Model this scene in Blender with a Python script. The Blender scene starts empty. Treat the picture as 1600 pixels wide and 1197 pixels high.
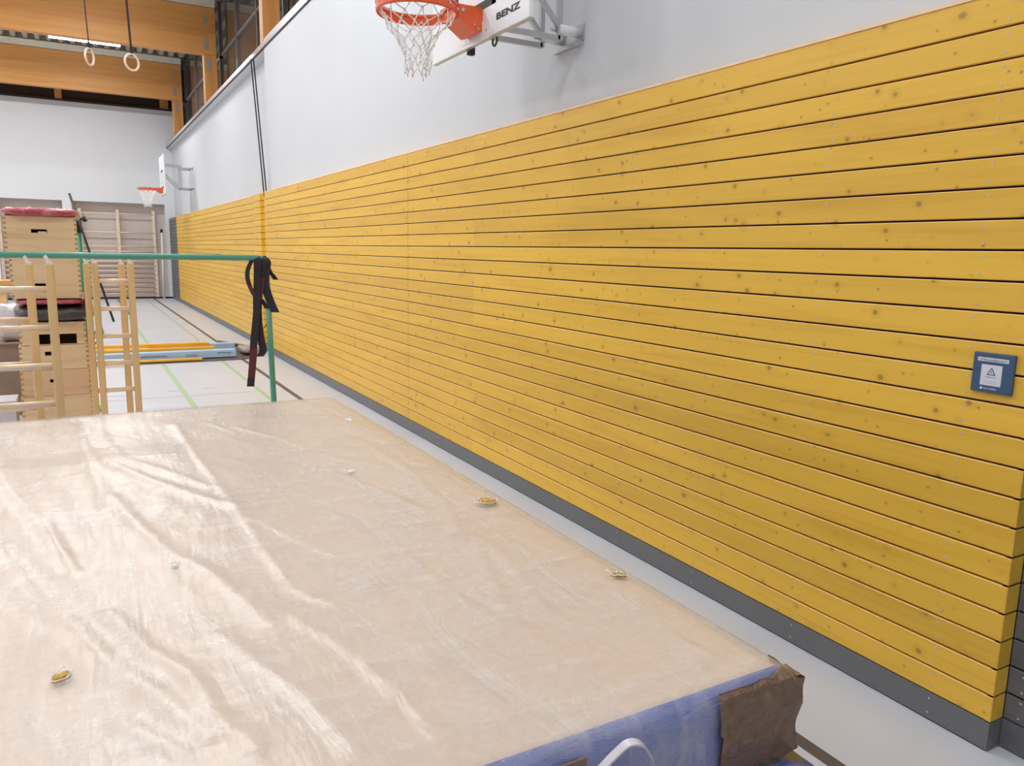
import bpy, bmesh, math, random
from mathutils import Vector, Matrix, noise
random.seed(7)
scene = bpy.context.scene
COL = scene.collection
W, H = 1600, 1197

# ------------------------------------------------------------------ camera
FPX, YAW, PITCH, ROLL = 1206.47, .5124, -.1674, .0195
CAM = Vector((-2.6299, 0.0, 1.6668))
_f = Vector((math.sin(YAW)*math.cos(PITCH), math.cos(YAW)*math.cos(PITCH), math.sin(PITCH)))
_r = Vector((math.cos(YAW), -math.sin(YAW), 0.0))
_u = _r.cross(_f)
RT = _r*math.cos(ROLL) + _u*math.sin(ROLL)
UP = -_r*math.sin(ROLL) + _u*math.cos(ROLL)
FW = _f
cd = bpy.data.cameras.new('camera')
cd.sensor_fit = 'HORIZONTAL'; cd.sensor_width = 36.0; cd.lens = 36.0*FPX/W
cd.clip_start = 0.05; cd.clip_end = 200
cam = bpy.data.objects.new('camera', cd); COL.objects.link(cam)
m3 = Matrix((RT, UP, -FW)).transposed()
cam.matrix_world = Matrix.Translation(CAM) @ m3.to_4x4()
scene.camera = cam

def at(x, y, X=None, Y=None, Z=None):
    """the world point seen at pixel x, y on one plane of the hall"""
    d = RT*((x-W/2)/FPX) + UP*((H/2-y)/FPX) + FW
    if X is not None: t = (X-CAM.x)/d.x
    elif Y is not None: t = (Y-CAM.y)/d.y
    else: t = (Z-CAM.z)/d.z
    return CAM + d*t

# ------------------------------------------------------------------ world, exposure
world = bpy.data.worlds.new('night'); scene.world = world; world.use_nodes = True
world.node_tree.nodes['Background'].inputs[0].default_value = (.010, .012, .018, 1)
world.node_tree.nodes['Background'].inputs[1].default_value = 1.0
scene.view_settings.view_transform = 'Standard'
scene.view_settings.look = 'None'
scene.view_settings.gamma = 1
scene.view_settings.use_curve_mapping = False
scene.view_settings.exposure = 0.17
LAMP_POWER = {23.0: 108, 17.0: 80, 11.2: 64, 7.4: 94, 1.4: 58, -3.6: 30}   # the rear lamps are dimmed
LAMPS = [(x, y) for y in (23.0, 17.0, 11.2, 7.4, 1.4, -3.6) for x in (-2.07, -5.4, -8.8)]
for (lx, ly) in LAMPS:                       # the light of each ceiling tube
    ld = bpy.data.lights.new('tube_light', 'AREA'); ld.shape = 'RECTANGLE'
    ld.size = 1.55; ld.size_y = .07; ld.energy = LAMP_POWER[ly]*(.8 if ly < 2 and lx < -3 else 1.08 if ly < 2 else 1.0); ld.color = (.94, .97, 1.0)
    lo = bpy.data.objects.new('tube_light', ld); COL.objects.link(lo)
    lo.location = (lx, ly, 6.60)

# ------------------------------------------------------------------ materials
def lin(c):
    c = c/255.0
    return c/12.92 if c <= .04045 else ((c+.055)/1.055)**2.4
def rgb(*c): return (lin(c[0]), lin(c[1]), lin(c[2]), 1)
class NT:
    def __init__(s, name):
        s.m = bpy.data.materials.new(name); s.m.use_nodes = True
        s.t = s.m.node_tree; s.n = s.t.nodes; s.b = s.n['Principled BSDF']
    def new(s, typ, **k):
        n = s.n.new(typ)
        for a, v in k.items():
            if a in n.inputs.keys() if isinstance(a, str) else False: pass
            setattr(n, a, v)
        return n
    def link(s, a, b): s.t.links.new(a, b)
    def val(s, node, key, v):
        if hasattr(v, 'is_output'): s.link(v, node.inputs[key])
        else: node.inputs[key].default_value = v
    def math(s, op, a, b=0.0, c=None, clamp=False):
        n = s.n.new('ShaderNodeMath'); n.operation = op; n.use_clamp = clamp
        s.val(n, 0, a); s.val(n, 1, b)
        if c is not None: s.val(n, 2, c)
        return n.outputs[0]
    def coord(s, scale=(1, 1, 1), loc=(0, 0, 0), rot=(0, 0, 0)):
        tc = s.n.new('ShaderNodeTexCoord'); mp = s.n.new('ShaderNodeMapping')
        mp.inputs['Scale'].default_value = scale; mp.inputs['Location'].default_value = loc
        mp.inputs['Rotation'].default_value = rot
        s.link(tc.outputs['Object'], mp.inputs['Vector']); return mp.outputs[0]
    def noise(s, vec, scale=5, detail=3, rough=.5, dist=0):
        n = s.n.new('ShaderNodeTexNoise'); s.link(vec, n.inputs['Vector'])
        n.inputs['Scale'].default_value = scale; n.inputs['Detail'].default_value = detail
        n.inputs['Roughness'].default_value = rough; n.inputs['Distortion'].default_value = dist
        return n.outputs['Fac']
    def ramp(s, fac, stops):
        n = s.n.new('ShaderNodeValToRGB'); s.link(fac, n.inputs[0]); e = n.color_ramp.elements
        while len(e) < len(stops): e.new(.5)
        for i, (p, c) in enumerate(stops): e[i].position = p; e[i].color = c
        return n.outputs[0]
    def mix(s, fac, a, b, mode='MIX'):
        n = s.n.new('ShaderNodeMix'); n.data_type = 'RGBA'; n.blend_type = mode
        s.val(n, 0, fac); s.val(n, 6, a); s.val(n, 7, b); return n.outputs[2]
    def bump(s, h, strength=.3, dist=.01):
        n = s.n.new('ShaderNodeBump'); s.link(h, n.inputs['Height'])
        n.inputs['Strength'].default_value = strength; n.inputs['Distance'].default_value = dist
        s.link(n.outputs[0], s.b.inputs['Normal']); return n
    def base(s, c): s.val(s.b, 'Base Color', c)
def plain(name, c, rough=.5, metal=0, var=.06, scale=8, bump=0, coat=0, spec=None):
    t = NT(name); v = t.coord()
    n = t.noise(v, scale, 4)
    c2 = tuple(max(0, x*(1-var*2)) for x in c[:3]) + (1,)
    c1 = tuple(min(1, x*(1+var)) for x in c[:3]) + (1,)
    t.base(t.ramp(n, [(.3, c2), (.7, c1)]))
    t.b.inputs['Roughness'].default_value = rough; t.b.inputs['Metallic'].default_value = metal
    t.b.inputs['Coat Weight'].default_value = coat
    if spec is not None: t.b.inputs['Specular IOR Level'].default_value = spec
    if bump: t.bump(t.noise(v, scale*4, 5), bump, .005)
    return t.m
def wood(name, c_light, c_dark, axis=0, fine=60, rough=.5, knots=0, board=0, coat=0, kcol=(.16, .07, .02, 1), long=1.2):
    """planks whose grain runs along one axis"""
    t = NT(name)
    sc = [fine, fine, fine]; sc[axis] = long
    v = t.coord(tuple(sc))
    tc = t.n.new('ShaderNodeTexCoord'); sep = t.n.new('ShaderNodeSeparateXYZ'); t.link(tc.outputs['Object'], sep.inputs[0])
    g = t.noise(v, 1.0, 4, .55, .6)
    sc2 = [fine*.22]*3; sc2[axis] = long*.45
    g2 = t.noise(t.coord(tuple(sc2)), 1.0, 3, .5, 1.2)
    gg = t.math('ADD', t.math('MULTIPLY', g, .45), t.math('MULTIPLY', g2, .55))
    col = t.ramp(gg, [(.32, c_dark), (.50, c_light), (.72, tuple(min(1, q*1.06) for q in c_light[:3])+(1,))])
    if board:
        idx = t.math('FLOOR', t.math('DIVIDE', t.math('SUBTRACT', sep.outputs[2], board[1]), board[0]))
        sec = t.math('FLOOR', t.math('DIVIDE', sep.outputs[1], 5.3))
        wn = t.n.new('ShaderNodeTexWhiteNoise'); wn.noise_dimensions = '2D'
        cb = t.n.new('ShaderNodeCombineXYZ'); t.link(idx, cb.inputs[0]); t.link(sec, cb.inputs[1]); t.link(cb.outputs[0], wn.inputs['Vector'])
        k = t.math('MULTIPLY_ADD', wn.outputs['Value'], .14, .92)
        cc = t.n.new('ShaderNodeCombineColor'); [t.link(k, cc.inputs[i]) for i in range(3)]
        col = t.mix(1.0, col, cc.outputs[0], 'MULTIPLY')
        # long darker heartwood flames
        fl = t.noise(t.coord((1, .55, 16), loc=(0, 3, 0)), 1.0, 3, .5, 1.0)
        flm = t.math('MULTIPLY', t.math('SUBTRACT', fl, .62, clamp=True), 2.0, clamp=True)
        col = t.mix(flm, col, tuple(q*.72 for q in c_dark[:3])+(1,))
    if knots:
        for (ks, thr, sq, seed) in ((knots, .075, 1.3, 0), (knots*2.3, .13, 1.15, 5), (knots*3.7, .09, 1.1, 9)):
            vo = t.n.new('ShaderNodeTexVoronoi'); vo.feature = 'F1'; vo.inputs['Randomness'].default_value = 1
            s3 = [ks, ks, ks]; s3[axis] = ks/sq
            s3[0] = 0.0 if axis != 0 else s3[0]
            t.link(t.coord(tuple(s3), loc=(seed, seed, seed)), vo.inputs['Vector']); vo.inputs['Scale'].default_value = 1
            sepc = t.n.new('ShaderNodeSeparateColor'); t.link(vo.outputs['Color'], sepc.inputs[0])
            r = t.math('MULTIPLY', t.math('SUBTRACT', sepc.outputs[0], .45, clamp=True), thr*2.2)
            m = t.math('SUBTRACT', 1.0, t.math('DIVIDE', vo.outputs['Distance'], t.math('ADD', r, .001)), clamp=True)
            m2 = t.math('MULTIPLY', m, 2.2, clamp=True)
            col = t.mix(t.math('MULTIPLY', m2, .66), col, kcol)
            halo = t.math('SUBTRACT', 1.0, t.math('DIVIDE', vo.outputs['Distance'], t.math('MULTIPLY_ADD', r, 2.4, .001)), clamp=True)
            col = t.mix(t.math('MULTIPLY', halo, .35), col, tuple(q*.6 for q in c_dark[:3])+(1,))
    t.base(col); t.b.inputs['Roughness'].default_value = rough; t.b.inputs['Coat Weight'].default_value = coat
    t.bump(g, .12, .002)
    return t.m
def emit(name, c, s):
    t = NT(name); t.b.inputs['Emission Color'].default_value = c; t.b.inputs['Emission Strength'].default_value = s
    t.base(c); return t.m

M = {}
M['yellow'] = wood('yellow_glazed_spruce', rgb(238, 188, 66), rgb(226, 173, 56), 1, 34, .42, knots=5.5, board=(.1, .105), kcol=rgb(138, 92, 34))
M['greyboard'] = wood('grey_painted_boards', rgb(108, 108, 110), rgb(92, 92, 95), 1, 34, .5, knots=0, board=(.1, .105))
M['cream_edge'] = plain('pale_edge_strip', rgb(255, 216, 176), .6)
M['dark_gap'] = plain('dark_batten', rgb(46, 28, 14), .9)
M['screw'] = plain('screw_steel', rgb(200, 200, 204), .4, .15)
M['base'] = plain('grey_plinth_laminate', rgb(112, 113, 114), .45, var=.03, scale=2)
M['wall'] = plain('white_wall_paint', rgb(212, 214, 217), .75, var=.01, scale=1.2, bump=.03)
M['wall_far'] = plain('grey_wall_paint', rgb(226, 227, 229), .75, var=.01, scale=1.2)
M['niche'] = plain('taupe_niche_panel', rgb(206, 193, 185), .7, var=.02)
M['ceil'] = plain('ceiling_sheet', rgb(190, 184, 168), .6, var=.02)
M['fascia'] = plain('pale_fascia', rgb(228, 222, 204), .6, var=.03)
M['glulam'] = wood('glued_laminated_timber', rgb(218, 156, 86), rgb(202, 136, 68), 0, 12, .5, long=.5)
M['glulam_post'] = wood('glued_timber_post', rgb(214, 150, 80), rgb(194, 126, 60), 2, 14, .5, long=.5)
M['glulam_edge'] = plain('timber_edge', rgb(232, 184, 140), .55)
M['sill'] = plain('aluminium_sill', rgb(205, 198, 198), .35, .35, var=.02)
M['frame_grey'] = plain('grey_window_frame', rgb(132, 124, 122), .5, .2)
M['night'] = plain('outside_backdrop', rgb(118, 104, 98), .9)  # for the added backdrop, pale enough to show dimly through the panes
M['edge_light'] = plain('painted_edge_highlight', rgb(250, 206, 136), .5)  # highlight from the lamps above, put into the chamfer colour
M['dark_metal'] = plain('dark_window_metal', rgb(62, 56, 56), .4, .3)
M['plate'] = plain('steel_plate', rgb(170, 158, 148), .5, .2)
M['chrome'] = plain('galvanised_tube', rgb(188, 190, 193), .35, .55, var=.03)
M['white_paint'] = plain('white_powder_coat', rgb(236, 236, 238), .4, var=.01)
M['black'] = plain('black_print', rgb(36, 34, 36), .6)
M['rubber'] = plain('black_rubber', rgb(40, 38, 40), .6)
M['orange'] = plain('orange_powder_coat', rgb(232, 92, 36), .38, coat=.3, var=.03)
M['net'] = plain('white_net_cord', rgb(252, 252, 252), .8, var=.0)
M['green'] = plain('green_painted_tube', rgb(88, 162, 136), .35, coat=.2, var=.03)
M['green_dark'] = plain('green_painted_post', rgb(62, 138, 98), .4, var=.04)
M['ring_wood'] = plain('pale_ring_wood', rgb(236, 205, 182), .45)
M['web'] = plain('dark_webbing', rgb(52, 42, 44), .85, bump=.3, scale=60)
M['web_red'] = plain('dark_red_webbing', rgb(104, 44, 46), .85, bump=.3, scale=60)
M['navy'] = plain('navy_tag', rgb(42, 48, 58), .7)
M['ladder'] = wood('lacquered_spruce_rail', rgb(234, 196, 136), rgb(220, 176, 114), 2, 40, .35, coat=.3)
M['rung'] = wood('beech_rung', rgb(248, 220, 184), rgb(234, 200, 160), 0, 60, .3, coat=.4)
M['boxwood'] = wood('box_pine', rgb(238, 206, 160), rgb(222, 184, 134), 0, 22, .42, coat=.2, long=2.5)
M['boxwood2'] = wood('box_pine_reddish', rgb(230, 190, 146), rgb(208, 164, 120), 0, 22, .42, coat=.2, long=2.5)
M['endgrain'] = plain('dovetail_end_grain', rgb(196, 150, 102), .6)
M['inside'] = plain('box_inside', rgb(110, 78, 52), .8)
M['bars'] = plain('wall_bar_wood', rgb(238, 214, 190), .5)
M['cardboard'] = plain('brown_carton', rgb(142, 120, 104), .8)
M['whitebag'] = plain('white_plastic_bag', rgb(214, 208, 216), .35, bump=.4)
M['beamyellow'] = plain('yellow_painted_plank', rgb(246, 184, 52), .45, var=.04)
M['beamyellow_edge'] = plain('yellow_plank_edge', rgb(226, 154, 34), .5, var=.04)
M['blue'] = plain('light_blue_carton', rgb(172, 204, 236), .45, var=.03)
M['grey_tarp'] = plain('grey_tarpaulin', rgb(96, 88, 90), .6, bump=.3)
M['silver'] = plain('crumpled_grey_foil', rgb(168, 158, 152), .4, bump=.8, scale=16)
M['foam'] = plain('yellow_foam', rgb(214, 172, 84), .9, bump=.8, scale=60, var=.12)
M['panelblue'] = plain('blue_alarm_housing', rgb(62, 90, 122), .35, var=.02)
M['panelwhite'] = plain('alarm_label', rgb(222, 222, 232), .4, var=.01)
M['greyprint'] = plain('grey_print', rgb(120, 122, 135), .6)
M['tube'] = emit('lit_tube', (1, .985, .98, 1), 24.0)
M['lamp_body'] = plain('lamp_housing', rgb(150, 145, 140), .5)
M['line_green'] = plain('green_court_line', rgb(170, 198, 158), .5, var=.03)
M['line_pale'] = plain('pale_grey_court_line', rgb(184, 184, 178), .5, var=.02)
M['line_dark'] = plain('dark_court_line', rgb(92, 84, 84), .5, var=.03)
M['line_blue'] = plain('pale_blue_court_line', rgb(178, 184, 200), .5, var=.02)

def floor_mat():
    t = NT('light_grey_sports_floor'); v = t.coord()
    n = t.noise(v, 1.3, 3)
    c = t.ramp(n, [(.3, rgb(204, 206, 215)), (.7, rgb(210, 212, 221))])
    fine = t.noise(v, 160, 2)
    c = t.mix(t.math('MULTIPLY', fine, .06), c, rgb(150, 150, 155))
    t.base(c); t.b.inputs['Roughness'].default_value = .38; t.bump(fine, .03, .001); return t.m
M['floor'] = floor_mat()
def glass_mat():
    t = NT('night_window_glass')
    tr = t.n.new('ShaderNodeBsdfTransparent'); tr.inputs[0].default_value = (.75, .75, .78, 1)
    gl = t.n.new('ShaderNodeBsdfGlossy'); gl.inputs['Roughness'].default_value = .02; gl.inputs[0].default_value = (.9, .9, .9, 1)
    fr = t.n.new('ShaderNodeFresnel'); fr.inputs[0].default_value = 1.5
    mx = t.n.new('ShaderNodeMixShader'); t.link(fr.outputs[0], mx.inputs[0]); t.link(tr.outputs[0], mx.inputs[1]); t.link(gl.outputs[0], mx.inputs[2])
    df = t.n.new('ShaderNodeBsdfDiffuse'); df.inputs[0].default_value = (.30, .23, .20, 1)  # brown-grey tint standing in for the hall reflected in the panes
    m3_ = t.n.new('ShaderNodeMixShader'); m3_.inputs[0].default_value = .14; t.link(mx.outputs[0], m3_.inputs[1]); t.link(df.outputs[0], m3_.inputs[2])
    t.link(m3_.outputs[0], t.n['Material Output'].inputs[0]); return t.m
M['glass'] = glass_mat()
def film_mat():
    """thin clear sheet: hazy where it is creased, glossy all over"""
    t = NT('clear_plastic_film'); 
    v = t.coord((1, 1, 1), rot=(0, 0, .45))
    st = t.noise(t.coord((3.4, .9, 1), rot=(0, 0, .5)), 1.6, 6, .58, 1.6)
    st2 = t.noise(t.coord((1.2, 5.0, 1), rot=(0, 0, -.35)), 2.2, 6, .6, 1.0)
    fine = t.noise(t.coord((9, 2.5, 1), rot=(0, 0, .3)), 2.6, 6, .6, 1.2)
    haze = t.math('MULTIPLY_ADD', t.math('SUBTRACT', st, .42, clamp=True), .95, .12, clamp=True)
    haze = t.math('ADD', haze, t.math('MULTIPLY', t.math('SUBTRACT', st2, .48, clamp=True), .7), clamp=True)
    s1_ = t.noise(t.coord((14, 1.6, 1), rot=(0, 0, .62)), 2.4, 5, .6, .8); s2_ = t.noise(t.coord((1.8, 16, 1), rot=(0, 0, .12)), 2.0, 5, .6, .8)
    haze = t.math('ADD', haze, t.math('MULTIPLY', t.math('SUBTRACT', s1_, .56, clamp=True), .8), clamp=True)
    b = t.b; b.inputs['Base Color'].default_value = rgb(246, 240, 236); b.inputs['Roughness'].default_value = .34
    b.inputs['Specular IOR Level'].default_value = .5
    hsum = t.math('ADD', t.math('MULTIPLY', st, .7), t.math('ADD', t.math('MULTIPLY', fine, .2), t.math('MULTIPLY', st2, .35)))
    hsum = t.math('ADD', hsum, t.math('ADD', t.math('MULTIPLY', s1_, .22), t.math('MULTIPLY', s2_, .20)))
    bn = t.bump(hsum, .30, .020)
    tr = t.n.new('ShaderNodeBsdfTransparent'); mx = t.n.new('ShaderNodeMixShader')
    t.link(haze, mx.inputs[0]); t.link(tr.outputs[0], mx.inputs[1]); t.link(b.outputs[0], mx.inputs[2])
    gl = t.n.new('ShaderNodeBsdfGlossy'); gl.inputs['Roughness'].default_value = .27; t.link(bn.outputs[0], gl.inputs['Normal'])
    fr = t.n.new('ShaderNodeFresnel'); fr.inputs[0].default_value = 1.55; t.link(bn.outputs[0], fr.inputs['Normal'])
    ge = t.n.new('ShaderNodeNewGeometry'); ff = t.math('MULTIPLY', fr.outputs[0], t.math('SUBTRACT', 1.0, ge.outputs['Backfacing']))
    m2 = t.n.new('ShaderNodeMixShader'); t.link(ff, m2.inputs[0]); t.link(mx.outputs[0], m2.inputs[1]); t.link(gl.outputs[0], m2.inputs[2])
    t.link(m2.outputs[0], t.n['Material Output'].inputs[0]); return t.m
M['film'] = film_mat()
def mat_top():
    t = NT('beige_nonslip_cover'); v = t.coord()
    mott = t.noise(v, 55, 4, .6); big = t.noise(v, 1.7, 4, .5, .5)
    c = t.ramp(mott, [(.3, rgb(216, 192, 171)), (.7, rgb(227, 204, 186))])
    c = t.mix(t.math('MULTIPLY', t.math('SUBTRACT', big, .42, clamp=True), 1.2, clamp=True), c, rgb(222, 199, 174))
    t.base(c); t.b.inputs['Roughness'].default_value = .6; t.bump(mott, .1, .002); return t.m
M['mat_top'] = mat_top()
def wrapped(name, c, white, amount, sc=(3, 9, 9), rough=.25):
    t = NT(name); n = t.noise(t.coord(sc), 2.5, 5, .6, 1.5); n2 = t.noise(t.coord(sc), 7, 5, .6, 1.0)
    m = t.math('MULTIPLY', t.math('SUBTRACT', n, .5, clamp=True), amount, clamp=True)
    t.base(t.mix(m, c, white)); t.b.inputs['Roughness'].default_value = rough
    t.b.inputs['Coat Weight'].default_value = .5; t.b.inputs['Coat Roughness'].default_value = .15
    t.bump(t.math('ADD', n, t.math('MULTIPLY', n2, .4)), .8, .02); return t.m
M['mat_blue'] = wrapped('blue_vinyl_under_film', rgb(100, 120, 200), rgb(140, 148, 182), 1.4, (3, 3, 14), .35)
M['red_wrap'] = wrapped('red_pad_in_film', rgb(184, 58, 76), rgb(238, 170, 178), 3.0, (4, 4, 16))
M['black_wrap'] = wrapped('black_pad_in_film', rgb(58, 50, 52), rgb(120, 112, 112), 1.2, (5, 5, 12), .2)
M['kraft'] = wrapped('brown_packing_paper', rgb(136, 106, 80), rgb(164, 130, 100), 1.6, (6, 6, 9), .6)
M['pe_film'] = wrapped('grey_film_over_lower_mat', rgb(116, 122, 128), rgb(190, 196, 202), 2.0, (14, 14, 14), .3)

# ------------------------------------------------------------------ mesh helpers (world coordinates)
def bbox_add(bm, x0, x1, y0, y1, z0, z1, mi=0):
    x0, x1 = sorted((x0, x1)); y0, y1 = sorted((y0, y1)); z0, z1 = sorted((z0, z1))
    v = [bm.verts.new(p) for p in ((x0,y0,z0),(x1,y0,z0),(x1,y1,z0),(x0,y1,z0),(x0,y0,z1),(x1,y0,z1),(x1,y1,z1),(x0,y1,z1))]
    for q in ((0,3,2,1),(4,5,6,7),(0,1,5,4),(1,2,6,5),(2,3,7,6),(3,0,4,7)):
        f = bm.faces.new([v[i] for i in q]); f.material_index = mi
def BX(*boxes, mi=0):
    bm = bmesh.new()
    for b in boxes: bbox_add(bm, *b[:6], mi=b[6] if len(b) > 6 else mi)
    return bm
def tube_add(bm, pts, r, n=8, closed=False, mi=0, caps=True, rv=None):
    pts = [Vector(p) for p in pts]; N = len(pts); rings = []
    prev = None
    for i, p in enumerate(pts):
        if closed: d = pts[(i+1) % N] - pts[i-1]
        else: d = pts[min(i+1, N-1)] - pts[max(i-1, 0)]
        d.normalize()
        if prev is None:
            a = Vector((0, 0, 1)) if abs(d.z) < .9 else Vector((1, 0, 0))
            u = d.cross(a).normalized()
        else:
            u = (prev - d*prev.dot(d)).normalized()
        prev = u; w = d.cross(u)
        rr = rv[i] if rv else r
        rings.append([bm.verts.new(p + (u*math.cos(2*math.pi*k/n) + w*math.sin(2*math.pi*k/n))*rr) for k in range(n)])
    M_ = N if closed else N-1
    for i in range(M_):
        a, b = rings[i], rings[(i+1) % N]
        for k in range(n):
            f = bm.faces.new((a[k], a[(k+1) % n], b[(k+1) % n], b[k])); f.material_index = mi; f.smooth = True
    if caps and not closed:
        for q in (rings[0][::-1], rings[-1]):
            f = bm.faces.new(q); f.material_index = mi
    return bm
def TB(pts, r, n=8, **k): return tube_add(bmesh.new(), pts, r, n, **k)
def bar_add(bm, a, b, w, h, mi=0):
    """square section bar from a to b"""
    a, b = Vector(a), Vector(b); d = (b-a).normalized()
    up = Vector((0, 0, 1)) if abs(d.z) < .95 else Vector((0, 1, 0))
    s = d.cross(up).normalized(); t = s.cross(d)
    v = []
    for p in (a, b):
        for (i, j) in ((-1,-1),(1,-1),(1,1),(-1,1)): v.append(bm.verts.new(p + s*i*w/2 + t*j*h/2))
    for q in ((0,1,2,3),(7,6,5,4),(0,4,5,1),(1,5,6,2),(2,6,7,3),(3,7,4,0)):
        f = bm.faces.new([v[i] for i in q]); f.material_index = mi
    return bm
def strip_add(bm, pts, widths, side, th=.003, mi=0, mis=None):
    """flat webbing along pts; side = direction of its width (one or per point)"""
    pts = [Vector(p) for p in pts]; rows = []
    for i, p in enumerate(pts):
        s = Vector(side[i] if isinstance(side, list) else side).normalized()
        w = widths[i] if isinstance(widths, (list, tuple)) else widths
        d = (pts[min(i+1, len(pts)-1)] - pts[max(i-1, 0)]).normalized()
        nrm = d.cross(s).normalized()
        rows.append([bm.verts.new(p + s*a*w/2 + nrm*b*th/2) for a, b in ((-1,-1),(1,-1),(1,1),(-1,1))])
    for i in range(len(rows)-1):
        for k in range(4):
            f = bm.faces.new((rows[i][k], rows[i][(k+1) % 4], rows[i+1][(k+1) % 4], rows[i+1][k]))
            f.material_index = mis[i] if mis else mi; f.smooth = False
    bm.faces.new(rows[0][::-1]); bm.faces.new(rows[-1])
    return bm
def smooth_path(pts, k=6):
    """Catmull-Rom through pts"""
    P = [Vector(p) for p in pts]; out = []
    for i in range(len(P)-1):
        a, b, c, d = P[max(i-1, 0)], P[i], P[i+1], P[min(i+2, len(P)-1)]
        for j in range(k):
            t = j/k
            out.append(.5*((2*b) + (c-a)*t + (2*a-5*b+4*c-d)*t*t + (3*b-a-3*c+d)*t**3))
    out.append(P[-1]); return out
def worldloc(p):
    v = Vector((0, 0, 0))
    while p: v += p.location; p = p.parent
    return v
def obj(name, bm, mats, parent=None, bevel=0, smooth=False, origin=None):
    if bevel:
        bmesh.ops.bevel(bm, geom=bm.edges[:], offset=bevel, segments=2, affect='EDGES', profile=.6)
    bmesh.ops.recalc_face_normals(bm, faces=bm.faces[:])
    off = worldloc(parent) if parent else Vector((0, 0, 0))
    loc = Vector(origin) - off if origin is not None else Vector((0, 0, 0))
    bmesh.ops.translate(bm, verts=bm.verts[:], vec=-(off+loc))
    me = bpy.data.meshes.new(name); bm.to_mesh(me); bm.free()
    for m in (mats if isinstance(mats, (list, tuple)) else [mats]): me.materials.append(M[m] if isinstance(m, str) else m)
    if smooth:
        for p in me.polygons: p.use_smooth = True
    o = bpy.data.objects.new(name, me); COL.objects.link(o); o.location = loc
    if parent: o.parent = parent
    return o
def tag(o, label=None, cat=None, group=None, kind=None):
    if label: o['label'] = label
    if cat: o['category'] = cat
    if group: o['group'] = group
    if kind: o['kind'] = kind
    return o
def thing(name, label, cat, loc, group=None):
    o = bpy.data.objects.new(name, None); o.empty_display_size = .1; COL.objects.link(o); o.location = loc
    return tag(o, label, cat, group)
def struct(name, bm, mats, bevel=0, parent=None, origin=None):
    o = obj(name, bm, mats, parent, bevel, origin=origin)
    if not parent: o['kind'] = 'structure'
    return o
def text(name, s, loc, height, right, upv, mat, parent, depth=.0006, bold=0, align='LEFT', width=None):
    cu = bpy.data.curves.new(name, 'FONT'); cu.body = s; cu.extrude = depth; cu.offset = bold; cu.resolution_u = 4
    tmp = bpy.data.objects.new('tmp', cu); COL.objects.link(tmp)
    bpy.context.view_layer.update()
    me = bpy.data.meshes.new_from_object(tmp.evaluated_get(bpy.context.evaluated_depsgraph_get()))
    bpy.data.objects.remove(tmp)
    xs = [v.co.x for v in me.vertices]; ys = [v.co.y for v in me.vertices]
    x0, x1, y0, y1 = min(xs), max(xs), min(ys), max(ys)
    k = height/(y1-y0); kx = width/(x1-x0) if width else k
    R_, U_ = Vector(right).normalized(), Vector(upv).normalized(); N_ = R_.cross(U_)
    off = worldloc(parent)
    dx = -x0 if align == 'LEFT' else -(x0+x1)/2
    for v in me.vertices:
        c = v.co.copy()
        v.co = Vector(loc) + R_*(c.x+dx)*kx + U_*(c.y-y0)*k + N_*c.z*1.0 - off
    me.materials.append(M[mat])
    o = bpy.data.objects.new(name, me); COL.objects.link(o); o.parent = parent
    return o

# ================================================================== SETTING
XW = .09; XW2 = .24                                     # upper white wall
YF = 27.2                                    # far wall
XL, YN, ZC = -13.0, -6.0, 7.25
PAN_TOP = .105 + .1*24 + .004
floor = struct('floor', BX((XL, .8, YN, YF+.5, -.1, 0)), 'floor')
struct('wall_right', BX((XW, .45, YN, 12.75, 0, 4.80), (XW2, .45, 12.75, YF+.5, 0, 4.80)), 'wall')
struct('wall_left', BX((XL-.2, XL, YN, YF+.5, 0, ZC+.2)), 'wall')
struct('wall_near', BX((XL, .8, YN-.2, YN, 0, ZC+.2)), 'wall')
def niche_wall():
    bm = bmesh.new()
    zt = 2.95; d = .36
    # wall with two recesses for the wall bars
    niches = [(-4.55, -2.87), (-2.62, -.05)]
    xs = [XL, niches[0][0], niches[0][1], niches[1][0], niches[1][1], XW+.25]
    bbox_add(bm, XL, XW+.25, YF, YF+d+.2, zt, 5.80)
    for a, b in ((xs[0], xs[1]), (xs[2], xs[3]), (xs[4], xs[5])): bbox_add(bm, a, b, YF, YF+d+.2, 0, zt)
    for a, b in niches: bbox_add(bm, a, b, YF+d, YF+d+.2, 0, zt, 1)
    return bm
struct('wall_far', niche_wall(), ['wall_far', 'niche'])
def corrugated(y0, y1, z):
    bm = bmesh.new(); p = .28; x = XL; prof = []
    while x < .8:
        prof += [(x, z), (x+.10, z), (x+.15, z+.14), (x+.23, z+.14)]; x += p
    lo = [(bm.verts.new((a, y0, b)), bm.verts.new((a, y1, b))) for a, b in prof]
    for i in range(len(lo)-1): bm.faces.new((lo[i][0], lo[i+1][0], lo[i+1][1], lo[i][1]))
    bbox_add(bm, XL, .8, y0, y1, z+.15, z+.35)
    return bm
struct('ceiling', corrugated(YN, YF+.5, 7.16), 'ceil')

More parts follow.
